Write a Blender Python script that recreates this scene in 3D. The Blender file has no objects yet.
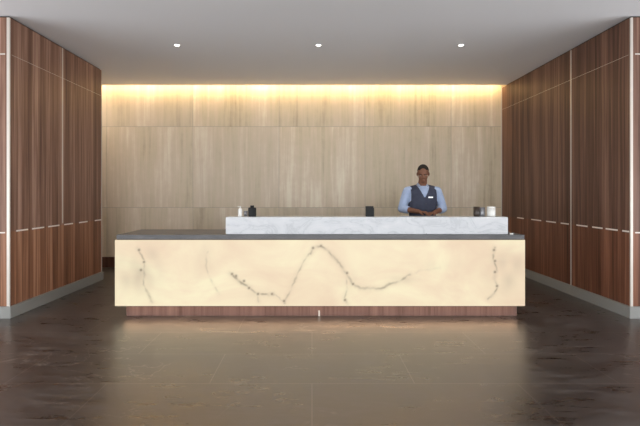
import bpy, bmesh, math, random
from mathutils import Vector, Matrix, noise
random.seed(4)
C = bpy.context.scene.collection
scene = bpy.context.scene
# ------------------------------------------------------------ camera
F = 450.0
cd = bpy.data.cameras.new('camera'); cam = bpy.data.objects.new('camera', cd); C.objects.link(cam)
cd.sensor_width = 36; cd.lens = 36*F/640
cd.shift_x = 8/640; cd.shift_y = -21/640
cam.location = (0, 0, 1.4); cam.rotation_euler = (math.pi/2, 0, 0)
scene.camera = cam
# ------------------------------------------------------------ exposure, world, large lights
scene.view_settings.view_transform = 'Standard'
scene.view_settings.look = 'None'
scene.view_settings.exposure = 0.0
scene.view_settings.gamma = 1
scene.view_settings.use_curve_mapping = False
w = bpy.data.worlds.new('daylight'); scene.world = w; w.use_nodes = True
w.node_tree.nodes['Background'].inputs[0].default_value = (0.80, 0.90, 1.0, 1)
w.node_tree.nodes['Background'].inputs[1].default_value = 0.55
H = 3.36            # ceiling height
def area(name, loc, rot, sx, sy, power, col, spread=math.pi):
    l = bpy.data.lights.new(name, 'AREA'); l.shape = 'RECTANGLE'; l.size = sx; l.size_y = sy
    l.energy = power; l.color = col; l.spread = spread
    o = bpy.data.objects.new(name, l); C.objects.link(o); o.location = loc; o.rotation_euler = rot
    return o
# daylight entering through the window wall behind the camera
area('window_daylight', (0, -6.3, 1.65), (math.radians(100), 0, 0), 13, 3.0, 700, (0.93, 0.96, 1.0))
# added fill lamps at both hall sides, tilted up to brighten the ceiling
for sx in (-1, 1):
    area('side_fill', (sx*7.8, 0.2, 1.0), (math.radians(90+48), 0, sx*math.radians(90)), 9.0, 1.8, 520, (0.93, 0.96, 1.0))
# warm LED strip in the ceiling slot above the back wall
area('cove_light', (-0.45, 8.265, 3.43), (math.radians(38), 0, 0), 7.9, 0.03, 17, (1.0, 0.67, 0.28))
area('cove_light', (-0.45, 8.265, 3.43), (math.radians(12), 0, 0), 7.9, 0.03, 18, (1.0, 0.74, 0.38))

# added unseen fill lamps, behind the left walnut block and under the desk's overhang
area('passage_fill', (-4.6, 7.75, 3.32), (math.radians(25), 0, math.radians(-25)), 1.2, 0.3, 20, (1.0, 0.90, 0.76))  # added to brighten the left end of the back wall
area('toe_kick_fill', (0.09, 5.045, 0.128), (math.radians(-20), 0, 0), 4.4, 0.03, 3.6, (1.0, 0.66, 0.42))  # added to warm the floor and plinth along the desk

# ------------------------------------------------------------ node helpers
def new_mat(name, rough=0.5, metal=0.0, col=(0.5,0.5,0.5), spec=0.5):
    m = bpy.data.materials.new(name); m.use_nodes = True
    b = m.node_tree.nodes['Principled BSDF']
    b.inputs['Base Color'].default_value = (*col, 1)
    b.inputs['Roughness'].default_value = rough
    b.inputs['Metallic'].default_value = metal
    b.inputs['Specular IOR Level'].default_value = spec
    return m, m.node_tree, b
def nd(t, typ, **kw):
    n = t.nodes.new(typ)
    for k, v in kw.items(): setattr(n, k, v)
    return n
def mapping(t, scale=(1,1,1), rot=(0,0,0), loc=(0,0,0)):
    g = nd(t, 'ShaderNodeNewGeometry'); mp = nd(t, 'ShaderNodeMapping')
    mp.inputs['Scale'].default_value = scale; mp.inputs['Rotation'].default_value = rot; mp.inputs['Location'].default_value = loc
    t.links.new(g.outputs['Position'], mp.inputs['Vector'])
    return mp.outputs['Vector']
def nz(t, vec, scale=1, detail=4, rough=0.55, dist=0.0):
    n = nd(t, 'ShaderNodeTexNoise'); n.inputs['Scale'].default_value = scale
    n.inputs['Detail'].default_value = detail; n.inputs['Roughness'].default_value = rough
    n.inputs['Distortion'].default_value = dist
    t.links.new(vec, n.inputs['Vector']); return n.outputs['Fac']
def ramp(t, fac, stops, interp='LINEAR'):
    r = nd(t, 'ShaderNodeValToRGB'); r.color_ramp.interpolation = interp
    e = r.color_ramp.elements
    while len(e) < len(stops): e.new(0.5)
    for i, (p, c) in enumerate(stops):
        e[i].position = p; e[i].color = (*c, 1) if len(c) == 3 else c
    t.links.new(fac, r.inputs['Fac']); return r.outputs['Color']
def mix(t, a, b, fac, mode='MIX'):
    n = nd(t, 'ShaderNodeMix', data_type='RGBA', blend_type=mode)
    for idx, v in ((0, fac), (6, a), (7, b)):
        if hasattr(v, 'is_output'): t.links.new(v, n.inputs[idx])
        else: n.inputs[idx].default_value = v if idx == 0 else (*v, 1)
    return n.outputs[2]
def math_(t, op, a, b=0.0, c=0.0):
    n = nd(t, 'ShaderNodeMath', operation=op)
    for i, v in enumerate((a, b, c)):
        if hasattr(v, 'is_output'): t.links.new(v, n.inputs[i])
        else: n.inputs[i].default_value = v
    return n.outputs[0]
def bump(t, b, h, strength=0.2, dist=0.01):
    n = nd(t, 'ShaderNodeBump'); n.inputs['Strength'].default_value = strength; n.inputs['Distance'].default_value = dist
    t.links.new(h, n.inputs['Height']); t.links.new(n.outputs['Normal'], b.inputs['Normal'])
def xyz(t):
    g = nd(t, 'ShaderNodeNewGeometry'); s = nd(t, 'ShaderNodeSeparateXYZ')
    t.links.new(g.outputs['Position'], s.inputs[0]); return s.outputs
def gray(v): return (v, v, v)

# ------------------------------------------------------------ materials
def walnut(name, base, dark, light, rough=0.42, row=(1.0, 1.0, 1.0)):
    m, t, b = new_mat(name, rough, 0, (0.2, 0.1, 0.05), 0.25)
    g1 = nz(t, mapping(t, (9, 9, 0.25)), 1.0, 3, 0.6)
    g2 = nz(t, mapping(t, (30, 30, 0.5), loc=(3,1,0)), 1.0, 4, 0.7, 0.4)
    # veneer leaves: bands of differing tone running floor to ceiling
    p = xyz(t)
    s = math_(t, 'ADD', p['X'], p['Y'])
    lf = math_(t, 'FLOOR', math_(t, 'MULTIPLY', s, 7.3))
    wn = nd(t, 'ShaderNodeTexWhiteNoise', noise_dimensions='1D'); t.links.new(lf, wn.inputs['W'])
    f = math_(t, 'ADD', math_(t, 'MULTIPLY', g1, 0.40), math_(t, 'MULTIPLY', g2, 0.60))
    f = math_(t, 'ADD', f, math_(t, 'MULTIPLY', math_(t, 'SUBTRACT', wn.outputs['Value'], 0.5), 0.10))
    c = ramp(t, f, [(0.30, dark), (0.50, base), (0.68, light)])
    # the panels below the metal rail are cut from redder leaves
    low = math_(t, 'LESS_THAN', p['Z'], 0.958)
    c = mix(t, c, mix(t, c, row, 1.0, 'MULTIPLY'), low)
    t.links.new(c, b.inputs['Base Color'])
    bump(t, b, g2, 0.12, 0.003)
    return m
M = {}
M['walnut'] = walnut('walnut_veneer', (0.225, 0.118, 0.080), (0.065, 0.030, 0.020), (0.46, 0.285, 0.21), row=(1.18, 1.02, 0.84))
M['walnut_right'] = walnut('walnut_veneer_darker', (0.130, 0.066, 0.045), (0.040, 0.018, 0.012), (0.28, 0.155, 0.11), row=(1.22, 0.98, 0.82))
M['walnut_plinth'] = walnut('red_walnut', (0.17, 0.10, 0.082), (0.10, 0.055, 0.042), (0.23, 0.14, 0.11), 0.25)
M['walnut_dark'] = walnut('dark_walnut', (0.13, 0.06, 0.04), (0.05, 0.025, 0.018), (0.22, 0.12, 0.085), 0.3)
M['reveal'] = new_mat('black_reveal', 0.7, 0, (0.012, 0.010, 0.009))[0]
M['brass'] = new_mat('pale_metal', 0.42, 0.35, (0.62, 0.57, 0.51))[0]
M['dash'] = new_mat('bright_metal_inlay', 0.4, 0.2, (0.9, 0.84, 0.78))[0]
M['base'] = new_mat('stone_base', 0.35, 0.0, (0.26, 0.26, 0.245))[0]
m, t, b = new_mat('ceiling_paint', 0.85, 0, (0.80, 0.80, 0.82)); M['ceiling'] = m
m, t, b = new_mat('white_wall_paint', 0.85, 0, (0.55, 0.53, 0.5)); M['paint'] = m
m, t, b = new_mat('dark_paint', 0.7, 0, (0.05, 0.045, 0.04)); M['darkpaint'] = m

# travertine-like back wall slabs
m, t, b = new_mat('vein_cut_stone', 0.62); M['stone'] = m
p = xyz(t)
ix = math_(t, 'FLOOR', math_(t, 'DIVIDE', math_(t, 'ADD', p['X'], 2.222+1.606*4), 1.606))
iz = math_(t, 'FLOOR', math_(t, 'DIVIDE', math_(t, 'ADD', p['Z'], 0.40), 1.51))
wn = nd(t, 'ShaderNodeTexWhiteNoise', noise_dimensions='2D')
cb = nd(t, 'ShaderNodeCombineXYZ'); t.links.new(ix, cb.inputs[0]); t.links.new(iz, cb.inputs[1]); t.links.new(cb.outputs[0], wn.inputs['Vector'])
off = nd(t, 'ShaderNodeVectorMath', operation='SCALE'); t.links.new(wn.outputs['Color'], off.inputs[0]); off.inputs['Scale'].default_value = 7
g = nd(t, 'ShaderNodeNewGeometry')
ad = nd(t, 'ShaderNodeVectorMath', operation='ADD'); t.links.new(g.outputs['Position'], ad.inputs[0]); t.links.new(off.outputs[0], ad.inputs[1])
def mp2(sc):
    mp = nd(t, 'ShaderNodeMapping'); mp.inputs['Scale'].default_value = sc; t.links.new(ad.outputs[0], mp.inputs['Vector']); return mp.outputs[0]
a1 = nz(t, mp2((2.6, 1, 0.35)), 1, 3, 0.5, 0.3); a2 = nz(t, mp2((17, 1, 0.7)), 1, 5, 0.65, 0.25); a3 = nz(t, mp2((6, 6, 6)), 1, 6, 0.7)
f = math_(t, 'ADD', math_(t, 'MULTIPLY', a1, 0.45), math_(t, 'ADD', math_(t, 'MULTIPLY', a2, 0.4), math_(t, 'MULTIPLY', a3, 0.15)))
c = ramp(t, f, [(0.36, (0.48, 0.375, 0.25)), (0.46, (0.66, 0.56, 0.385)), (0.54, (0.73, 0.60, 0.45)), (0.64, (0.87, 0.78, 0.61))])
c = mix(t, c, (0.58, 0.50, 0.42), math_(t, 'MULTIPLY', wn.outputs['Value'], 0.35))
t.links.new(c, b.inputs['Base Color']); bump(t, b, a2, 0.06, 0.003)

# floor: large dark slabs, honed
m, t, b = new_mat('dark_floor_stone', 0.3); M['floor'] = m
v = mapping(t, (1, 1, 1), loc=(0.0, 0.31, 0))
br = nd(t, 'ShaderNodeTexBrick', offset=0.5, offset_frequency=2)
t.links.new(v, br.inputs['Vector'])
br.inputs['Scale'].default_value = 1; br.inputs['Brick Width'].default_value = 1.5; br.inputs['Row Height'].default_value = 0.6
br.inputs['Mortar Size'].default_value = 0.004; br.inputs['Mortar Smooth'].default_value = 0.2; br.inputs['Bias'].default_value = 0
br.inputs['Color1'].default_value = (0.8, 0.8, 0.8, 1); br.inputs['Color2'].default_value = (1.15, 1.15, 1.15, 1)
br.inputs['Mortar'].default_value = (1, 1, 1, 1)
n1 = nz(t, mapping(t, (1.1, 2.6, 1)), 1, 6, 0.62, 0.8); n2 = nz(t, mapping(t, (3.5, 17, 1)), 1, 6, 0.72, 0.6)
f = math_(t, 'ADD', math_(t, 'MULTIPLY', n1, 0.4), math_(t, 'MULTIPLY', n2, 0.6))
c = ramp(t, f, [(0.38, (0.010, 0.0105, 0.0115)), (0.5, (0.024, 0.0245, 0.026)), (0.62, (0.056, 0.055, 0.057))])
c = mix(t, c, br.outputs['Color'], 1.0, 'MULTIPLY')
# fine pale veins
vn = nz(t, mapping(t, (0.75, 1.2, 1), rot=(0,0,0.5), loc=(2,5,0)), 1, 5, 0.6, 1.2)
vv = math_(t, 'ABSOLUTE', math_(t, 'SUBTRACT', vn, 0.5))
vm = ramp(t, vv, [(0.0, gray(1)), (0.006, gray(0))])
vk = ramp(t, nz(t, mapping(t, (0.9, 0.9, 1), loc=(7,2,0)), 1, 2), [(0.53, gray(0)), (0.62, gray(1))])
c = mix(t, c, (0.22, 0.19, 0.165), math_(t, 'MULTIPLY', math_(t, 'MULTIPLY', vm, vk), 0.7))
c = mix(t, c, (0.26, 0.225, 0.195), math_(t, 'MULTIPLY', br.outputs['Fac'], 0.38))
t.links.new(c, b.inputs['Base Color'])
r = ramp(t, f, [(0.38, gray(0.25)), (0.62, gray(0.42))]); t.links.new(r, b.inputs['Roughness'])
bump(t, b, n2, 0.09, 0.004)
b.inputs['IOR'].default_value = 2.75; b.inputs['Specular Tint'].default_value = (1.0, 0.91, 0.82, 1)

# white marble of the raised ledge
m, t, b = new_mat('white_marble', 0.28); M['marble'] = m
n1 = nz(t, mapping(t, (1.6, 1.6, 3)), 1.6, 6, 0.6, 1.6)
v1 = math_(t, 'ABSOLUTE', math_(t, 'SUBTRACT', n1, 0.5))
c = ramp(t, v1, [(0.0, (0.47, 0.48, 0.49)), (0.03, (0.55, 0.56, 0.57)), (0.2, (0.62, 0.62, 0.625))])
n3 = nz(t, mapping(t, (9, 9, 9)), 1, 4, 0.6)
c = mix(t, c, (0.50, 0.51, 0.525), ramp(t, n3, [(0.58, gray(0)), (0.75, gray(0.6))]))
sp = nz(t, mapping(t, (16, 16, 16), loc=(4,4,4)), 1, 1, 0.5)
c = mix(t, c, (0.20, 0.2, 0.21), ramp(t, sp, [(0.80, gray(0)), (0.84, gray(1))]))
t.links.new(c, b.inputs['Base Color'])
# grey counter stone
m, t, b = new_mat('grey_counter_stone', 0.4); M['slab'] = m
c = ramp(t, nz(t, mapping(t, (3, 9, 9)), 1, 5, 0.6), [(0.35, (0.07, 0.068, 0.069)), (0.65, (0.115, 0.11, 0.11))])
t.links.new(c, b.inputs['Base Color'])
# backlit onyx
m, t, b = new_mat('backlit_onyx', 0.35); M['onyx'] = m
at = nd(t, 'ShaderNodeVertexColor', layer_name='veins')
o1 = nz(t, mapping(t, (1.3, 1.3, 2.2), loc=(1.5,0,0)), 1, 5, 0.55, 0.6)
c = ramp(t, o1, [(0.32, (0.86, 0.67, 0.48)), (0.5, (0.92, 0.765, 0.54)), (0.66, (0.97, 0.87, 0.60))])
sp_ = nd(t, 'ShaderNodeSeparateColor'); t.links.new(at.outputs['Color'], sp_.inputs[0])
c = mix(t, c, (0.50, 0.40, 0.30), sp_.outputs['Green'])
c = mix(t, c, (0.07, 0.045, 0.03), sp_.outputs['Red'])
t.links.new(c, b.inputs['Emission Color'])
b.inputs['Emission Strength'].default_value = 0.88
b.inputs['Base Color'].default_value = (0.10, 0.085, 0.06, 1)
b.inputs['Specular IOR Level'].default_value = 0.2

M['black'] = new_mat('black_plastic', 0.6, 0, (0.016, 0.016, 0.016), 0.25)[0]
M['brownblack'] = new_mat('dark_brown_lacquer', 0.35, 0, (0.035, 0.022, 0.015))[0]
M['pewter'] = new_mat('grey_pewter', 0.4, 0.6, (0.30, 0.30, 0.31))[0]
M['ceramic'] = new_mat('white_ceramic', 0.3, 0, (0.80, 0.79, 0.74))[0]
M['wax'] = new_mat('ivory_paper', 0.6, 0, (0.78, 0.76, 0.68))[0]
m, t, b = new_mat('lamp_lens', 0.4); M['lens'] = m
b.inputs['Emission Color'].default_value = (1, 0.97, 0.9, 1); b.inputs['Emission Strength'].default_value = 6
m, t, b = new_mat('led_strip', 0.4); M['led'] = m
b.inputs['Emission Color'].default_value = (1, 0.72, 0.32, 1); b.inputs['Emission Strength'].default_value = 4
M['ring'] = new_mat('lamp_ring_paint', 0.5, 0, (0.6, 0.6, 0.6))[0]
m, t, b = new_mat('window_glass', 0.02); M['glass'] = m
b.inputs['Transmission Weight'].default_value = 1; b.inputs['IOR'].default_value = 1.45
def cloth(name, col, var=0.15):
    m, t, b = new_mat(name, 0.85, 0, col, 0.2)
    o = nd(t, 'ShaderNodeTexCoord'); n = nd(t, 'ShaderNodeTexNoise'); n.inputs['Scale'].default_value = 14; n.inputs['Detail'].default_value = 4
    t.links.new(o.outputs['Object'], n.inputs['Vector'])
    c = ramp(t, n.outputs['Fac'], [(0.3, tuple(x*(1-var) for x in col)), (0.7, tuple(min(1,x*(1+var)) for x in col))])
    t.links.new(c, b.inputs['Base Color']); bump(t, b, n.outputs['Fac'], 0.3, 0.01)
    return m
M['skin'] = cloth('brown_skin', (0.20, 0.092, 0.055), 0.08)
M['skin'].node_tree.nodes['Principled BSDF'].inputs['Roughness'].default_value = 0.5
M['hair'] = cloth('black_hair', (0.022, 0.017, 0.014))
M['shirt'] = cloth('light_blue_cotton', (0.34, 0.41, 0.56), 0.06)
M['collarcloth'] = cloth('pale_cotton', (0.55, 0.60, 0.70), 0.05)
M['vest'] = cloth('charcoal_navy_wool', (0.050, 0.054, 0.078), 0.12)
M['trousers'] = cloth('black_wool', (0.02, 0.02, 0.025))
M['shoe'] = new_mat('black_leather', 0.35, 0, (0.012, 0.012, 0.012))[0]
M['eye'] = new_mat('eye_white', 0.3, 0, (0.25, 0.22, 0.20))[0]
M['iris'] = new_mat('dark_iris', 0.2, 0, (0.015, 0.01, 0.008))[0]
M['lip'] = cloth('brown_lip', (0.16, 0.06, 0.045))
M['button'] = new_mat('dark_button', 0.4, 0, (0.02, 0.02, 0.02))[0]

# ------------------------------------------------------------ geometry helpers
def link(name, me, mat, parent=None, smooth=False):
    o = bpy.data.objects.new(name, me); C.objects.link(o)
    if mat: me.materials.append(mat)
    if parent: o.parent = parent
    if smooth:
        for p in me.polygons: p.use_smooth = True
    return o
def obj(name, bm, mat, parent=None, smooth=False):
    bmesh.ops.recalc_face_normals(bm, faces=bm.faces[:])
    me = bpy.data.meshes.new(name); bm.to_mesh(me); bm.free()
    return link(name, me, mat, parent, smooth)
def box(bm, x0, x1, y0, y1, z0, z1, bev=0.0):
    r = bmesh.ops.create_cube(bm, size=1)
    for v in r['verts']:
        v.co = Vector(((x0+x1)/2+v.co.x*(x1-x0), (y0+y1)/2+v.co.y*(y1-y0), (z0+z1)/2+v.co.z*(z1-z0)))
    if bev:
        es = list({e for v in r['verts'] for e in v.link_edges})
        bmesh.ops.bevel(bm, geom=es, offset=bev, segments=2, affect='EDGES')
def boxes(name, lst, mat, parent=None, bev=0.0):
    bm = bmesh.new()
    for l in lst: box(bm, *l, bev=bev)
    return obj(name, bm, mat, parent)
def lathe(bm, prof, n=32, c=(0,0,0)):
    rings = []
    for r, z in prof:
        if r < 1e-6: rings.append([bm.verts.new((c[0], c[1], c[2]+z))])
        else: rings.append([bm.verts.new((c[0]+r*math.cos(2*math.pi*i/n), c[1]+r*math.sin(2*math.pi*i/n), c[2]+z)) for i in range(n)])
    for a, b_ in zip(rings, rings[1:]):
        for i in range(n):
            j = (i+1) % n
            if len(a) == 1 and len(b_) == 1: continue
            if len(a) == 1: bm.faces.new((a[0], b_[i], b_[j]))
            elif len(b_) == 1: bm.faces.new((a[i], b_[0], a[j]))
            else: bm.faces.new((a[i], a[j], b_[j], b_[i]))
def struct(o):
    o['kind'] = 'structure'; return o
def thing(name, label, cat, loc=(0,0,0), group=None):
    o = bpy.data.objects.new(name, None); C.objects.link(o); o.location = loc
    o['label'] = label; o['category'] = cat
    if group: o['group'] = group
    return o

# ------------------------------------------------------------ the room
XL, XR = -3.36, 3.54       # inner faces of the walnut blocks
YF, YL, YB = 5.0, 7.19, 8.40
struct(boxes('floor', [(-8, 8, -6.5, 8.9, -0.15, 0)], M['floor']))
struct(boxes('ceiling', [(-8, 8, -6.5, 8.24, H, H+0.35)], M['ceiling']))
struct(boxes('trim_1', [(-8, 8, 8.24, 8.9, H+0.30, H+0.35)], M['ceiling']))    # top of the light slot
struct(boxes('wall_back', [(-8, 8, YB, 8.9, 0, H+0.30)], M['stone']))
# slab joints of the back wall
jl = []
for k in range(-1, 4):
    x = -2.222 + 1.606*k
    jl.append((x-0.0025, x+0.0025, YB-0.0012, YB+0.01, 0.2, H+0.29))
for z in (1.11, 2.62):
    jl.append((XL-1.5, XR-0.003, YB-0.0014, YB+0.01, z-0.0025, z+0.0025))
struct(boxes('trim_2', jl, new_mat('joint_grout', 0.8, 0, (0.36, 0.31, 0.25))[0]))
struct(boxes('baseboard_back', [(XL-4.5, XR, YB-0.03, YB-0.002, 0, 0.19)], M['walnut_dark'], bev=0.003))
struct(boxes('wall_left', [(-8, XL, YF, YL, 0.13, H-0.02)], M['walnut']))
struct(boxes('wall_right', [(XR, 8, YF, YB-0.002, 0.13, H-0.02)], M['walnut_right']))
struct(boxes('trim_3', [(-8, XL-0.02, YF+0.02, YL-0.02, H-0.02, H), (XR+0.02, 8, YF+0.02, 8.238, H-0.02, H)], M['reveal']))
struct(boxes('baseboard_left', [(-8, XL+0.03, YF-0.03, YL, 0, 0.13)], M['base'], bev=0.004))
struct(boxes('baseboard_right', [(XR-0.03, 8, YF-0.03, YB-0.032, 0, 0.13)], M['base'], bev=0.004))
# vertical metal inlays
tn = [4]
def trim(lst, mat=None, bev=0.0):
    o = struct(boxes('trim_%d' % tn[0], lst, mat or M['brass'], bev=bev)); tn[0] += 1
    return o
cw = 0.024
trim([(XL-0.030, XL+0.002, YF-0.004, YF+0.012, 0.13, H-0.022)])
trim([(XR-0.002, XR+0.024, YF-0.004, YF+0.012, 0.13, H-0.022)])
for X, s, ys in ((XL, 1, (6.06,)), (XR, -1, (6.15,))):
    for y in ys: trim([(min(X-0.01*s, X+0.003*s), max(X-0.01*s, X+0.003*s), y-0.011, y+0.011, 0.98 if s > 0 else 0.131, H-0.022)])
trim([(XL-0.01, XL+0.004, YL-0.012, YL+0.004, 0.13, H-0.022)])
trim([(XR-0.012, XR-0.0, YB-0.016, YB-0.003, 0.195, H+0.2)])
# fine joints between veneer sheets
jj = []
for y in (7.25,): jj.append((XR-0.001, XR+0.01, y-0.003, y+0.003, 0.132, H-0.022))
trim(jj, M['reveal'])
# short horizontal metal dashes: one row at desk height, one thin line high up
def dashes(X, s, spans, z, h):
    return [(min(X-0.008*s, X+0.004*s), max(X-0.008*s, X+0.004*s), a, b, z-h/2, z+h/2) for a, b in spans]
ZS = 0.958; ZT = 2.933
trim(dashes(XL, 1, ((5.11, 5.32), (5.40, 5.64), (5.73, 5.98), (6.10, 6.32), (6.49, 6.73), (6.96, 7.16)), ZS, 0.017), M['dash'])
trim(dashes(XR, -1, ((5.02, 5.13), (5.21, 5.42), (5.48, 5.68), (5.78, 6.02), (6.20, 6.40), (6.53, 6.80), (6.95, 7.26), (7.52, 7.76)), ZS, 0.017), M['dash'])
trim([(XL-0.008, XL+0.0015, YF+0.03, YL-0.02, ZT-0.0015, ZT+0.0015)])
trim([(XR-0.0015, XR+0.008, YF+0.03, YB-0.02, ZT-0.0015, ZT+0.0015)])
trim([(-8, XL-0.05, YF-0.003, YF+0.01, z-0.007, z+0.007) for z in (ZS-0.01, ZT)])
trim([(XR+0.05, 8, YF-0.003, YF+0.01, z-0.007, z+0.007) for z in (ZS-0.01, ZT)])
# LED strip in the slot
trim([(XL-0.2, XR-0.05, 8.244, 8.252, H+0.10, H+0.11)], M['led'])
# the hall behind the camera: side walls and window wall
struct(boxes('wall_side_left', [(-8.15, -8, -6.5, 8.9, 0, H)], M['paint']))
struct(boxes('wall_side_right', [(8, 8.15, -6.5, 8.9, 0, H)], M['paint']))
fr = [(-8, 8, -6.5, -6.42, 0, 0.1), (-8, 8, -6.5, -6.42, H-0.1, H)]
for i in range(9):
    x = -8 + 2*i*0.985 + 0.06; fr.append((x, x+0.07, -6.5, -6.42, 0.1, H-0.1))
struct(boxes('window_1', fr, M['reveal']))

# ------------------------------------------------------------ recessed downlights
def downlight(x, label):
    r = thing('recessed_downlight', label, 'ceiling light', (x, 6.0, H), 'recessed ceiling downlights')
    bm = bmesh.new(); lathe(bm, [(0.034, 0.0), (0.050, 0.0), (0.051, -0.002), (0.050, -0.004), (0.037, -0.005), (0.034, -0.003), (0.034, 0.0)], 36)
    obj('trim_ring', bm, M['ring'], r, True)
    bm = bmesh.new(); lathe(bm, [(0.0, -0.0015), (0.033, -0.0015), (0.033, -0.005), (0.028, -0.0085), (0.0, -0.010)], 32)
    obj('lens', bm, M['lens'], r, True)
    l = bpy.data.lights.new('downlight_beam', 'SPOT'); l.energy = 45; l.color = (1, 0.9, 0.75); l.spot_size = math.radians(85); l.spot_blend = 0.8; l.shadow_soft_size = 0.04
    lo = bpy.data.objects.new('downlight_beam', l); C.objects.link(lo); lo.parent = r; lo.location = (0, 0, -0.03)
for x, lb in ((-1.80, 'small round ceiling downlight nearest the left walnut wall'),
              (0.087, 'small round ceiling downlight in the middle, above the centre of the desk'),
              (1.987, 'small round ceiling downlight nearest the right walnut wall, above the man')):
    downlight(x, lb)

# ------------------------------------------------------------ reception desk
DX0, DX1, DF, DBK = -2.19, 2.367, 5.0, 5.72
desk = thing('reception_desk', 'long reception desk with glowing cream onyx front, grey stone counter and raised white marble ledge', 'reception desk', (0.09, 5.36, 0))
dl = Vector((-0.09, -5.36, 0))
def dpart(name, lst, mat, bev=0.0, parent=desk):
    o = boxes(name, [(a+dl.x, b_+dl.x, c_+dl.y, d_+dl.y, e, f_) for a, b_, c_, d_, e, f_ in lst], mat, parent, bev)
    return o
# onyx front: a fine slab whose vein pattern is stored as a colour attribute
def px(p): return ((p[0]-312)/90.0, 1.4-(p[1]-192)/90.0)
VEINS = [  # points in picture pixels on the desk plane, width in m, strength
 ([(138,248),(142,255),(144,262),(143,268),(145,276),(143,284),(148,294),(152,302)], 0.008, 0.75, 1),
 ([(207,252),(206,266),(210,278),(214,286),(219,294)], 0.008, 0.35, 1),
 ([(230,273),(236,278),(243,284),(249,287),(256,293),(263,294),(273,294.5)], 0.009, 0.95, 1),
 ([(257,294),(259,302)], 0.007, 0.6, 1),
 ([(273,294),(280,299),(286,303)], 0.005, 0.5, 0),
 ([(285,303),(290,290),(295,278),(302,265),(309,254),(313,249)], 0.007, 0.6, 0),
 ([(311,253),(313,248),(321,246),(329,252),(337,260),(343,268),(348,276),(353,284),(360,288),(370,289),(381,288.5),(391,284),(400,281),(410,275)], 0.009, 0.95, 0),
 ([(346,274),(347,288),(345,298),(348,304)], 0.007, 0.7, 1),
 ([(494,248),(494,258),(496,270),(495,279),(498,286),(495,294),(488,298)], 0.008, 0.95, 1),
 ([(400,281),(420,270),(441,268)], 0.010, 0.14, 0),
]
CLOUDS = [((136,274), 0.24, 0.20, 0.62), ((508,270), 0.20, 0.22, 0.5), ((150,256), 0.1, 0.12, 0.3), ((205,262), 0.10, 0.2, 0.2), ((403,279), 0.13, 0.05, 0.45), ((262,294), 0.18, 0.05, 0.25), ((350,280), 0.10, 0.10, 0.22), ((440,265), 0.3, 0.06, 0.12)]
SP = [(244,281),(249,288),(141,270),(144,262),(321,246),(353,284),(347,273),(313,248),(345,300),(497,286),(495,272),(495,261),(258,294),(236,276),(232,274),(272,294),(284,301),(494,250),(139,250)]
def segd(px_, pz_, a, b_):
    dx, dz = b_[0]-a[0], b_[1]-a[1]; L = dx*dx+dz*dz
    k = max(0, min(1, ((px_-a[0])*dx+(pz_-a[1])*dz)/L)) if L else 0
    return math.hypot(px_-a[0]-k*dx, pz_-a[1]-k*dz)
z0, z1 = 0.133, 0.868
nx, nzv = 640, 106
red = [0.0]*((nx+1)*(nzv+1)); grn = [0.0]*((nx+1)*(nzv+1))
hx, hz = (DX1-DX0)/nx, (z1-z0)/nzv
for pts, wd, st, dotted in VEINS:
    P = [px(p) for p in pts]
    for a, b_ in zip(P, P[1:]):
        i0 = max(0, int((min(a[0], b_[0])-0.08-DX0)/hx)); i1 = min(nx, int((max(a[0], b_[0])+0.08-DX0)/hx)+1)
        j0 = max(0, int((min(a[1], b_[1])-0.08-z0)/hz)); j1 = min(nzv, int((max(a[1], b_[1])+0.08-z0)/hz)+1)
        for j in range(j0, j1+1):
            for i in range(i0, i1+1):
                x, z = DX0+i*hx, z0+j*hz
                n_ = noise.noise_vector(Vector((x*9, z*9, 3)))*0.018 + noise.noise_vector(Vector((x*30, z*30, 9)))*0.007
                d = segd(x+n_.x, z+n_.y, a, b_)
                k = noise.noise(Vector((x*14, z*14, 5)))
                s_ = st*max(0.12, min(1, (0.45 + 1.6*k) if dotted else (0.62+1.0*k)))
                v_ = 0.62*s_*math.exp(-(d/(wd*1.25))**2); g_ = st*0.28*math.exp(-(d/0.032)**2)
                q = j*(nx+1)+i
                red[q] = max(red[q], v_); grn[q] = max(grn[q], g_)
for j in range(nzv+1):
    for i in range(nx+1):
        x, z = DX0+i*hx, z0+j*hz; q = j*(nx+1)+i
        for c_, rx, rz, s_ in CLOUDS:
            cx, cz = px(c_); e = ((x-cx)/rx)**2+((z-cz)/rz)**2
            if e < 4: grn[q] = max(grn[q], s_*math.exp(-e)*(0.75+0.9*noise.noise(Vector((x*8, z*5, 1)))))
        for s_ in SP:
            cx, cz = px(s_); e = math.hypot(x-cx, z-cz)
            if e < 0.04: red[q] = max(red[q], 0.85*math.exp(-(e/0.014)**2))
bm = bmesh.new(); lay = bm.loops.layers.float_color.new('veins')
gv = [[bm.verts.new((DX0+i*hx+dl.x, DF+dl.y, z0+j*hz)) for i in range(nx+1)] for j in range(nzv+1)]
for j in range(nzv):
    for i in range(nx):
        fc = bm.faces.new((gv[j][i], gv[j][i+1], gv[j+1][i+1], gv[j+1][i]))
        for lp, (jj_, ii_) in zip(fc.loops, ((j,i),(j,i+1),(j+1,i+1),(j+1,i))):
            q = jj_*(nx+1)+ii_; lp[lay] = (min(1,red[q]), max(0,min(1,grn[q])), 0, 1)
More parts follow.
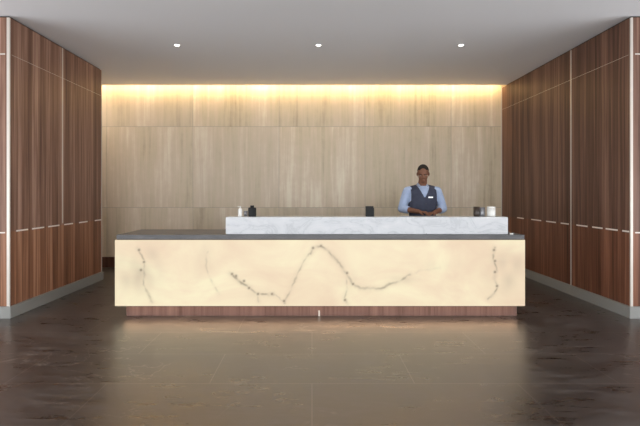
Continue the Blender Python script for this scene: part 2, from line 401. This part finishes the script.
# give the slab its thickness
T = 0.03
bx0, bx1, by, by2 = DX0+dl.x, DX1+dl.x, DF+dl.y, DF+T+dl.y
bk = [bm.verts.new(p) for p in ((bx0, by2, z0), (bx1, by2, z0), (bx1, by2, z1), (bx0, by2, z1))]
bm.faces.new(bk[::-1])
bm.faces.new([gv[0][i] for i in range(nx, -1, -1)] + [bk[0], bk[1]])
bm.faces.new([gv[nzv][i] for i in range(nx+1)] + [bk[2], bk[3]])
bm.faces.new([gv[j][0] for j in range(nzv+1)] + [bk[3], bk[0]])
bm.faces.new([gv[j][nx] for j in range(nzv, -1, -1)] + [bk[1], bk[2]])
me = bpy.data.meshes.new('front_panel'); bm.to_mesh(me); bm.free()
fp = link('front_panel', me, M['onyx'], desk); fp['label'] = 'glowing cream onyx front panel with dark veins'
for s in (0, 1):
    xa = (DX0, DX0+0.03) if s == 0 else (DX1-0.03, DX1)
    dpart('end_panel', [(xa[0], xa[1], DF+T+0.001, DBK-0.02, z0, z1)], M['walnut_dark'], 0.002)
dpart('carcass', [(DX0+0.03, DX1-0.03, DF+0.09, DF+0.11, 0.14, 0.86), (DX0+0.03, DX1-0.03, DF+0.11, DBK-0.05, 0.135, 0.155),
                  (DX0+0.03, DX1-0.03, DF+0.11, DBK-0.05, 0.50, 0.52)] +
      [(DX0+0.03+k*1.1, DX0+0.05+k*1.1, DF+0.11, DBK-0.05, 0.155, 0.50) for k in (1, 2, 3)], M['walnut_dark'])
dpart('shadow_gap', [(DX0+0.02, DX1-0.02, DF+0.025, DF+0.6, 0.868, 0.876)], M['reveal'])
ct = dpart('countertop', [(DX0+0.02, DX1-0.01, DF-0.01, DBK, 0.876, 0.925)], M['slab'], 0.003); ct['label'] = 'grey stone countertop'
LX0, LX1 = -0.968, 2.20
lg = dpart('raised_ledge', [(LX0, LX1, DF+0.05, DF+0.30, 0.927, 1.118)], M['marble'], 0.003); lg['label'] = 'raised white marble ledge'
dpart('plinth', [(DX0+0.09, DX1-0.05, DF+0.09, DBK-0.06, 0.0, 0.133)], M['walnut_plinth'], 0.002)
jp = dpart('joint_strip', [(0.072, 0.090, DF+0.082, DF+0.09, 0.0, 0.06)], M['brass']); jp['label'] = 'small pale metal joint strip at foot of plinth'
dpart('cable_port', [(DX1-0.15, DX1-0.115, DF+0.03, DF+0.06, 0.925, 0.937)], M['ceramic'], 0.002)

# ------------------------------------------------------------ small things on the ledge
ZL = 1.1185
def lx(p, y=5.15): return (p-312)/(F/y)
t1 = thing('bottle', 'squat black bottle with narrow cap at the left end of the white marble ledge', 'bottle', (lx(252), 5.17, ZL))
bm = bmesh.new(); lathe(bm, [(0,0),(0.040,0),(0.045,0.004),(0.046,0.02),(0.046,0.092),(0.043,0.100),(0.024,0.105),(0,0.105)], 32); obj('body', bm, M['black'], t1, True)
bm = bmesh.new(); lathe(bm, [(0,0.104),(0.022,0.104),(0.0225,0.124),(0.020,0.127),(0,0.127)], 24); obj('cap', bm, M['black'], t1, True)
t2 = thing('pump_dispenser', 'slim white pump dispenser beside the squat black bottle on the marble ledge', 'dispenser', (lx(240), 5.17, ZL))
bm = bmesh.new(); lathe(bm, [(0,0),(0.022,0),(0.024,0.003),(0.024,0.082),(0.018,0.090),(0.009,0.093),(0,0.093)], 28); obj('body', bm, M['ceramic'], t2, True)
bm = bmesh.new(); lathe(bm, [(0,0.092),(0.0085,0.092),(0.0085,0.100),(0.004,0.101),(0.004,0.110),(0.008,0.111),(0.008,0.117),(0,0.118)], 16)
box(bm, -0.034, 0.002, -0.004, 0.004, 0.110, 0.1165, 0.0015); obj('pump', bm, M['ceramic'], t2)
t3 = thing('tumbler', 'low grey metal tumbler between white dispenser and black bottle', 'tumbler', (lx(245.6, 5.24), 5.26, ZL))
bm = bmesh.new(); lathe(bm, [(0,0),(0.020,0),(0.026,0.06),(0.0245,0.06),(0.019,0.004),(0,0.004)], 28); obj('body', bm, M['pewter'], t3, True)
t4 = thing('card_holder', 'small black upright card holder at the middle of the marble ledge', 'card holder', (lx(370), 5.17, ZL))
boxes('holder_body', [(-0.046,0.046,-0.028,-0.022,0.0,0.10), (-0.046,0.046,0.022,0.028,0,0.118), (-0.046,-0.040,-0.022,0.022,0,0.10), (0.040,0.046,-0.022,0.022,0,0.10), (-0.040,0.040,-0.022,0.022,0,0.006)], M['black'], t4, 0.001)
boxes('card_stack', [(-0.038,0.038,0.005,0.018,0.006,0.104)], M['black'], t4)
t5 = thing('pen_cup', 'dark brown cup at the right end of the marble ledge, leftmost of three vessels', 'cup', (lx(477.2), 5.17, ZL))
bm = bmesh.new(); lathe(bm, [(0,0),(0.030,0),(0.033,0.003),(0.036,0.112),(0.033,0.112),(0.030,0.006),(0,0.006)], 32); obj('body', bm, M['brownblack'], t5, True)
t6 = thing('tumbler', 'grey pewter tumbler standing between the dark brown cup and white canister', 'tumbler', (lx(483.9), 5.22, ZL))
bm = bmesh.new(); lathe(bm, [(0,0),(0.034,0),(0.037,0.003),(0.037,0.104),(0.034,0.104),(0.034,0.006),(0,0.006)], 32); obj('body', bm, M['pewter'], t6, True)
t7 = thing('canister', 'white lidded canister nearest the right end of the marble ledge', 'canister', (lx(491.8), 5.17, ZL))
bm = bmesh.new(); lathe(bm, [(0,0),(0.043,0),(0.046,0.003),(0.046,0.092),(0,0.092)], 36); obj('body', bm, M['ceramic'], t7, True)
bm = bmesh.new(); lathe(bm, [(0,0.093),(0.047,0.093),(0.047,0.110),(0.044,0.114),(0,0.115)], 36); obj('lid', bm, M['ceramic'], t7, True)

# ------------------------------------------------------------ the receptionist
PX, PY = 1.492, 6.08
man = thing('person', 'man in grey vest and light blue shirt standing behind the desk, looking down, hands together', 'person', (PX, PY, 0))
def ell(bm, c, r, mat=None, seg=24):
    k = bmesh.ops.create_uvsphere(bm, u_segments=seg, v_segments=seg//2+4, radius=1)
    for v in k['verts']:
        v.co = Vector((v.co.x*r[0], v.co.y*r[1], v.co.z*r[2])) + Vector(c)
        if mat: v.co = mat @ v.co
def loft(bm, rings, n=32, cap=True, mat=None):
    """rings: (centre, rx, ry) horizontal superellipse rings"""
    R = []
    for c, rx, ry in rings:
        rg = []
        for i in range(n):
            a = 2*math.pi*i/n; ca, sa = math.cos(a), math.sin(a); e = 0.82
            p = Vector((c[0]+rx*math.copysign(abs(ca)**e, ca), c[1]+ry*math.copysign(abs(sa)**e, sa), c[2]))
            rg.append(bm.verts.new(mat @ p if mat else p))
        R.append(rg)
    for a, b_ in zip(R, R[1:]):
        for i in range(n): bm.faces.new((a[i], a[(i+1)%n], b_[(i+1)%n], b_[i]))
    if cap: bm.faces.new(R[0][::-1]); bm.faces.new(R[-1])
def limb(bm, pts, n=16, mat=None):
    """tapered tube with round ends: pts = [(pos, radius)...]"""
    for i, (p, r) in enumerate(pts):
        ell(bm, p, (r, r, r), mat, 14)
    for (p, r), (q, s) in zip(pts, pts[1:]):
        p, q = Vector(p), Vector(q); d = (q-p).normalized()
        u = d.orthogonal().normalized(); v = d.cross(u)
        A = []; B = []
        for i in range(n):
            a = 2*math.pi*i/n; o = u*math.cos(a)+v*math.sin(a)
            A.append(p+o*r); B.append(q+o*s)
        if mat: A = [mat @ x for x in A]; B = [mat @ x for x in B]
        A = [bm.verts.new(x) for x in A]; B = [bm.verts.new(x) for x in B]
        for i in range(n): bm.faces.new((A[i], A[(i+1)%n], B[(i+1)%n], B[i]))
        bm.faces.new(A[::-1]); bm.faces.new(B)
def fuse(name, bm, mat, parent, voxel=0.006, smooth=4, cut=None, thick=0):
    bmesh.ops.recalc_face_normals(bm, faces=bm.faces[:])
    me = bpy.data.meshes.new(name+'_raw'); bm.to_mesh(me); bm.free()
    o = bpy.data.objects.new(name, me); C.objects.link(o)
    r = o.modifiers.new('r', 'REMESH'); r.mode = 'VOXEL'; r.voxel_size = voxel
    s = o.modifiers.new('s', 'SMOOTH'); s.iterations = smooth; s.factor = 0.5
    dg = bpy.context.evaluated_depsgraph_get()
    nm = bpy.data.meshes.new_from_object(o.evaluated_get(dg)); nm.name = name
    o.modifiers.clear(); o.data = nm; bpy.data.meshes.remove(me)
    if cut:
        b2 = bmesh.new(); b2.from_mesh(nm)
        dead = [f for f in b2.faces if not cut(f.calc_center_median())]
        bmesh.ops.delete(b2, geom=dead, context='FACES')
        for _ in range(3):
            bv = [v for v in b2.verts if v.is_boundary]
            if bv: bmesh.ops.smooth_vert(b2, verts=bv, factor=0.5, use_axis_x=True, use_axis_y=True, use_axis_z=True)
        if thick: bmesh.ops.solidify(b2, geom=b2.faces[:], thickness=thick)
        b2.to_mesh(nm); b2.free()
    nm.materials.clear(); nm.materials.append(mat)
    for p in nm.polygons: p.use_smooth = True
    o.parent = parent
    return o
# head frame: pivot at the neck, tilted down and turned a little to his right
HM = Matrix.Translation((-0.0, -0.035, 1.545)) @ Matrix.Rotation(math.radians(-14), 4, 'Z') @ Matrix.Rotation(math.radians(17), 4, 'X')
def torso(bm, g=0.0):
    loft(bm, [((0,0.012,0.90), 0.165+g, 0.115+g), ((0,0.010,0.98), 0.170+g, 0.118+g), ((0,0.0,1.08), 0.158+g, 0.108+g),
              ((0,-0.004,1.18), 0.165+g, 0.112+g), ((0,-0.005,1.28), 0.182+g, 0.120+g), ((0,0.0,1.37), 0.188+g, 0.115+g),
              ((0,0.006,1.43), 0.170+g, 0.095+g), ((0,0.010,1.465), 0.110+g, 0.070+g), ((0,0.010,1.485), 0.066+g*0.5, 0.060+g*0.5)])
ARMS = {}
for s in (-1, 1):
    sh = Vector((s*0.195, 0.01, 1.405)); el = Vector((s*0.277, 0.0, 1.175))
    wr = Vector((s*0.100, -0.215, 1.130)) if s > 0 else Vector((s*0.090, -0.225, 1.142))
    ARMS[s] = (sh, el, wr)
bm = bmesh.new()
torso(bm)
for s, (sh, el, wr) in ARMS.items():
    limb(bm, [((s*0.10, 0.01, 1.44), 0.045), (sh, 0.056), (sh.lerp(el, 0.45), 0.050), (el, 0.038), (el.lerp(wr, 0.28), 0.041), (wr, 0.026)])
    # legs
    limb(bm, [((s*0.085, 0.012, 0.90), 0.095), ((s*0.095, 0.0, 0.70), 0.080), ((s*0.10, -0.005, 0.50), 0.058), ((s*0.102, 0.02, 0.36), 0.056), ((s*0.105, 0.03, 0.10), 0.036)])
    ell(bm, (s*0.108, -0.035, 0.05), (0.042, 0.115, 0.035))
# neck and head
limb(bm, [((0, 0.015, 1.47), 0.060), ((0, -0.025, 1.56), 0.056)])
def hell(c, r): ell(bm, c, r, HM)
hell((0, 0.010, 0.135), (0.074, 0.093, 0.090))         # cranium
hell((0, -0.022, 0.080), (0.062, 0.066, 0.085))        # face
hell((0, -0.045, 0.020), (0.037, 0.036, 0.030))        # chin
hell((0, -0.006, 0.045), (0.054, 0.050, 0.042))        # jaw
hell((0, -0.076, 0.112), (0.050, 0.014, 0.012))        # brow
limb(bm, [((0, -0.084, 0.104), 0.008), ((0, -0.100, 0.072), 0.013)], mat=HM)
for s in (-1, 1):
    hell((s*0.013, -0.092, 0.068), (0.010, 0.010, 0.008))   # nostrils
    hell((s*0.040, -0.060, 0.072), (0.020, 0.020, 0.018))   # cheek
    limb(bm, [((s*0.074, 0.008, 0.112), 0.011), ((s*0.078, 0.010, 0.094), 0.010), ((s*0.073, 0.004, 0.070), 0.007)], mat=HM)  # ear
hell((0, -0.084, 0.043), (0.024, 0.009, 0.006)); hell((0, -0.082, 0.033), (0.020, 0.010, 0.007))   # lips
# hands
def hand(bm, s, wr, fwd, up):
    fwd = fwd.normalized(); side = fwd.cross(up).normalized(); up = side.cross(fwd).normalized()
    P = lambda a, b_, c_: wr + fwd*a + side*b_ + up*c_
    loftpts = []
    for k in range(4):
        b0 = (-0.030 + 0.020*k)
        limb(bm, [(P(0.012, b0*0.55, 0), 0.014), (P(0.050, b0*0.9, 0.002), 0.0135), (P(0.088, b0, 0.0), 0.0115)], 12)
    th = -1 if s > 0 else 1
    for k, L in enumerate((0.072, 0.080, 0.075, 0.060)):
        # k=0 is the index side (same side as the thumb)
        b0 = th*(0.031 - 0.0205*k); sp = th*(0.006-0.004*k)
        c1 = 0.016 + 0.004*k
        limb(bm, [(P(0.086, b0, 0), 0.0098), (P(0.086+L*0.45, b0+sp, -c1*0.45), 0.0088), (P(0.086+L*0.78, b0+sp, -c1*1.5), 0.0078), (P(0.086+L*0.92, b0+sp, -c1*2.5), 0.0066)], 10)
    limb(bm, [(P(0.018, th*0.020, -0.004), 0.014), (P(0.050, th*0.046, -0.014), 0.0115), (P(0.078, th*0.055, -0.022), 0.0100), (P(0.098, th*0.053, -0.028), 0.0078)], 10)
hand(bm, 1, ARMS[1][2], Vector((-0.75, -0.62, -0.05)), Vector((0.0, 0, 1)))
hand(bm, -1, ARMS[-1][2], Vector((0.62, -0.78, -0.05)), Vector((0.0, 0, 1)))
fuse('body', bm, M['skin'], man, 0.0045, 3)
# hair: short crop following the skull
bm = bmesh.new()
ell(bm, (0, 0.013, 0.137), (0.0765, 0.095, 0.0915), HM, 40)
HI = HM.inverted()
def hairc(c):
    q = HI @ c
    if q.z > 0.165: return q.y > -0.062
    return q.z > 0.075 + 0.0*q.y and q.y > 0.018 + max(0, (0.12-q.z))*0.2 - max(0, q.z-0.13)*1.6
fuse('hair', bm, M['hair'], man, 0.005, 2, hairc, 0.004)
for s in (-1, 1):
    bm = bmesh.new(); ell(bm, (s*0.030, -0.071, 0.098), (0.0125, 0.0125, 0.009), HM, 16)
    e = obj('eye', bm, M['eye'], man, True)
    bm = bmesh.new(); ell(bm, (s*0.030, -0.0805, 0.0955), (0.0055, 0.004, 0.0055), HM, 12); obj('iris', bm, M['iris'], e, True)
    bm = bmesh.new(); limb(bm, [((s*0.014, -0.089, 0.116), 0.0035), ((s*0.032, -0.089, 0.120), 0.004), ((s*0.048, -0.078, 0.115), 0.0028)], 8, HM); obj('eyebrow', bm, M['hair'], man, True)
# shirt with sleeves rolled below the elbow
bm = bmesh.new(); torso(bm, 0.008)
for s, (sh, el, wr) in ARMS.items():
    limb(bm, [((s*0.10, 0.01, 1.435), 0.054), (sh, 0.069), (sh.lerp(el, 0.5), 0.066), (el, 0.056), (el.lerp(wr, 0.20), 0.053)])
    limb(bm, [(el.lerp(wr, 0.16), 0.056), (el.lerp(wr, 0.28), 0.055)])
fuse('shirt', bm, M['shirt'], man, 0.007, 4)
# collar: two leaves
for s in (-1, 1):
    bm = bmesh.new()
    pts = [((s*0.004, -0.075, 1.425), (s*0.052, -0.108, 1.405)), ((s*0.030, -0.064, 1.475), (s*0.066, -0.070, 1.455)), ((s*0.056, -0.020, 1.515), (s*0.084, -0.020, 1.480)),
           ((s*0.060, 0.030, 1.525), (s*0.082, 0.040, 1.490)), ((s*0.030, 0.068, 1.527), (s*0.038, 0.088, 1.490)), ((0, 0.075, 1.527), (0, 0.096, 1.490))]
    A = [bm.verts.new(p[0]) for p in pts]; B = [bm.verts.new(p[1]) for p in pts]
    for i in range(len(pts)-1): bm.faces.new((A[i], A[i+1], B[i+1], B[i]))
    bmesh.ops.solidify(bm, geom=bm.faces[:], thickness=0.004)
    obj('collar', bm, M['collarcloth'], man)
# vest
bm = bmesh.new(); torso(bm, 0.019)
limb(bm, [((-0.135, 0.008, 1.430), 0.058), ((-0.06, 0.01, 1.455), 0.05)]); limb(bm, [((0.135, 0.008, 1.430), 0.058), ((0.06, 0.01, 1.455), 0.05)])
def vestc(c):
    if c.z < 0.93: return False
    ax = abs(c.x)
    if c.y < 0.0 and c.z > 1.33 and ax < (c.z-1.33)*0.50+0.004: return False
    if c.z > 1.47: return ax > 0.07 and c.y < 0.2
    if ax < 0.062 and c.z > 1.455: return False
    if ax > 0.172 and c.z > 1.25 + (0.2-min(ax,0.2))*1.5: return False
    return True
fuse('vest', bm, M['vest'], man, 0.007, 4, vestc, 0.005)
for i in range(4):
    bm = bmesh.new(); ell(bm, (0.012, -0.141+0.003*i, 1.24-0.07*i), (0.008, 0.004, 0.008), None, 12); obj('button', bm, M['button'], man, True)
o = boxes('name_badge', [(0.045, 0.105, -0.142, -0.136, 1.322, 1.338)], new_mat('badge_metal', 0.3, 0.4, (0.7, 0.7, 0.68))[0], man, 0.001); o['label'] = 'small plain pale name badge'
# trousers, shoes
bm = bmesh.new()
loft(bm, [((0,0.012,0.80), 0.170, 0.125), ((0,0.012,0.90), 0.180, 0.130), ((0,0.008,1.0), 0.174, 0.124)])
for s in (-1, 1):
    limb(bm, [((s*0.085, 0.012, 0.88), 0.104), ((s*0.095, 0.0, 0.70), 0.094), ((s*0.10, -0.003, 0.50), 0.078), ((s*0.103, 0.02, 0.36), 0.072), ((s*0.106, 0.026, 0.13), 0.062)])
fuse('trousers', bm, M['trousers'], man, 0.008, 4)
for s in (-1, 1):
    bm = bmesh.new(); ell(bm, (s*0.108, -0.04, 0.045), (0.050, 0.135, 0.042)); ell(bm, (s*0.108, 0.045, 0.055), (0.047, 0.055, 0.052)); box(bm, s*0.108-0.045, s*0.108+0.045, -0.15, 0.085, 0.001, 0.02, 0.008)
    fuse('shoe', bm, M['shoe'], man, 0.006, 3)
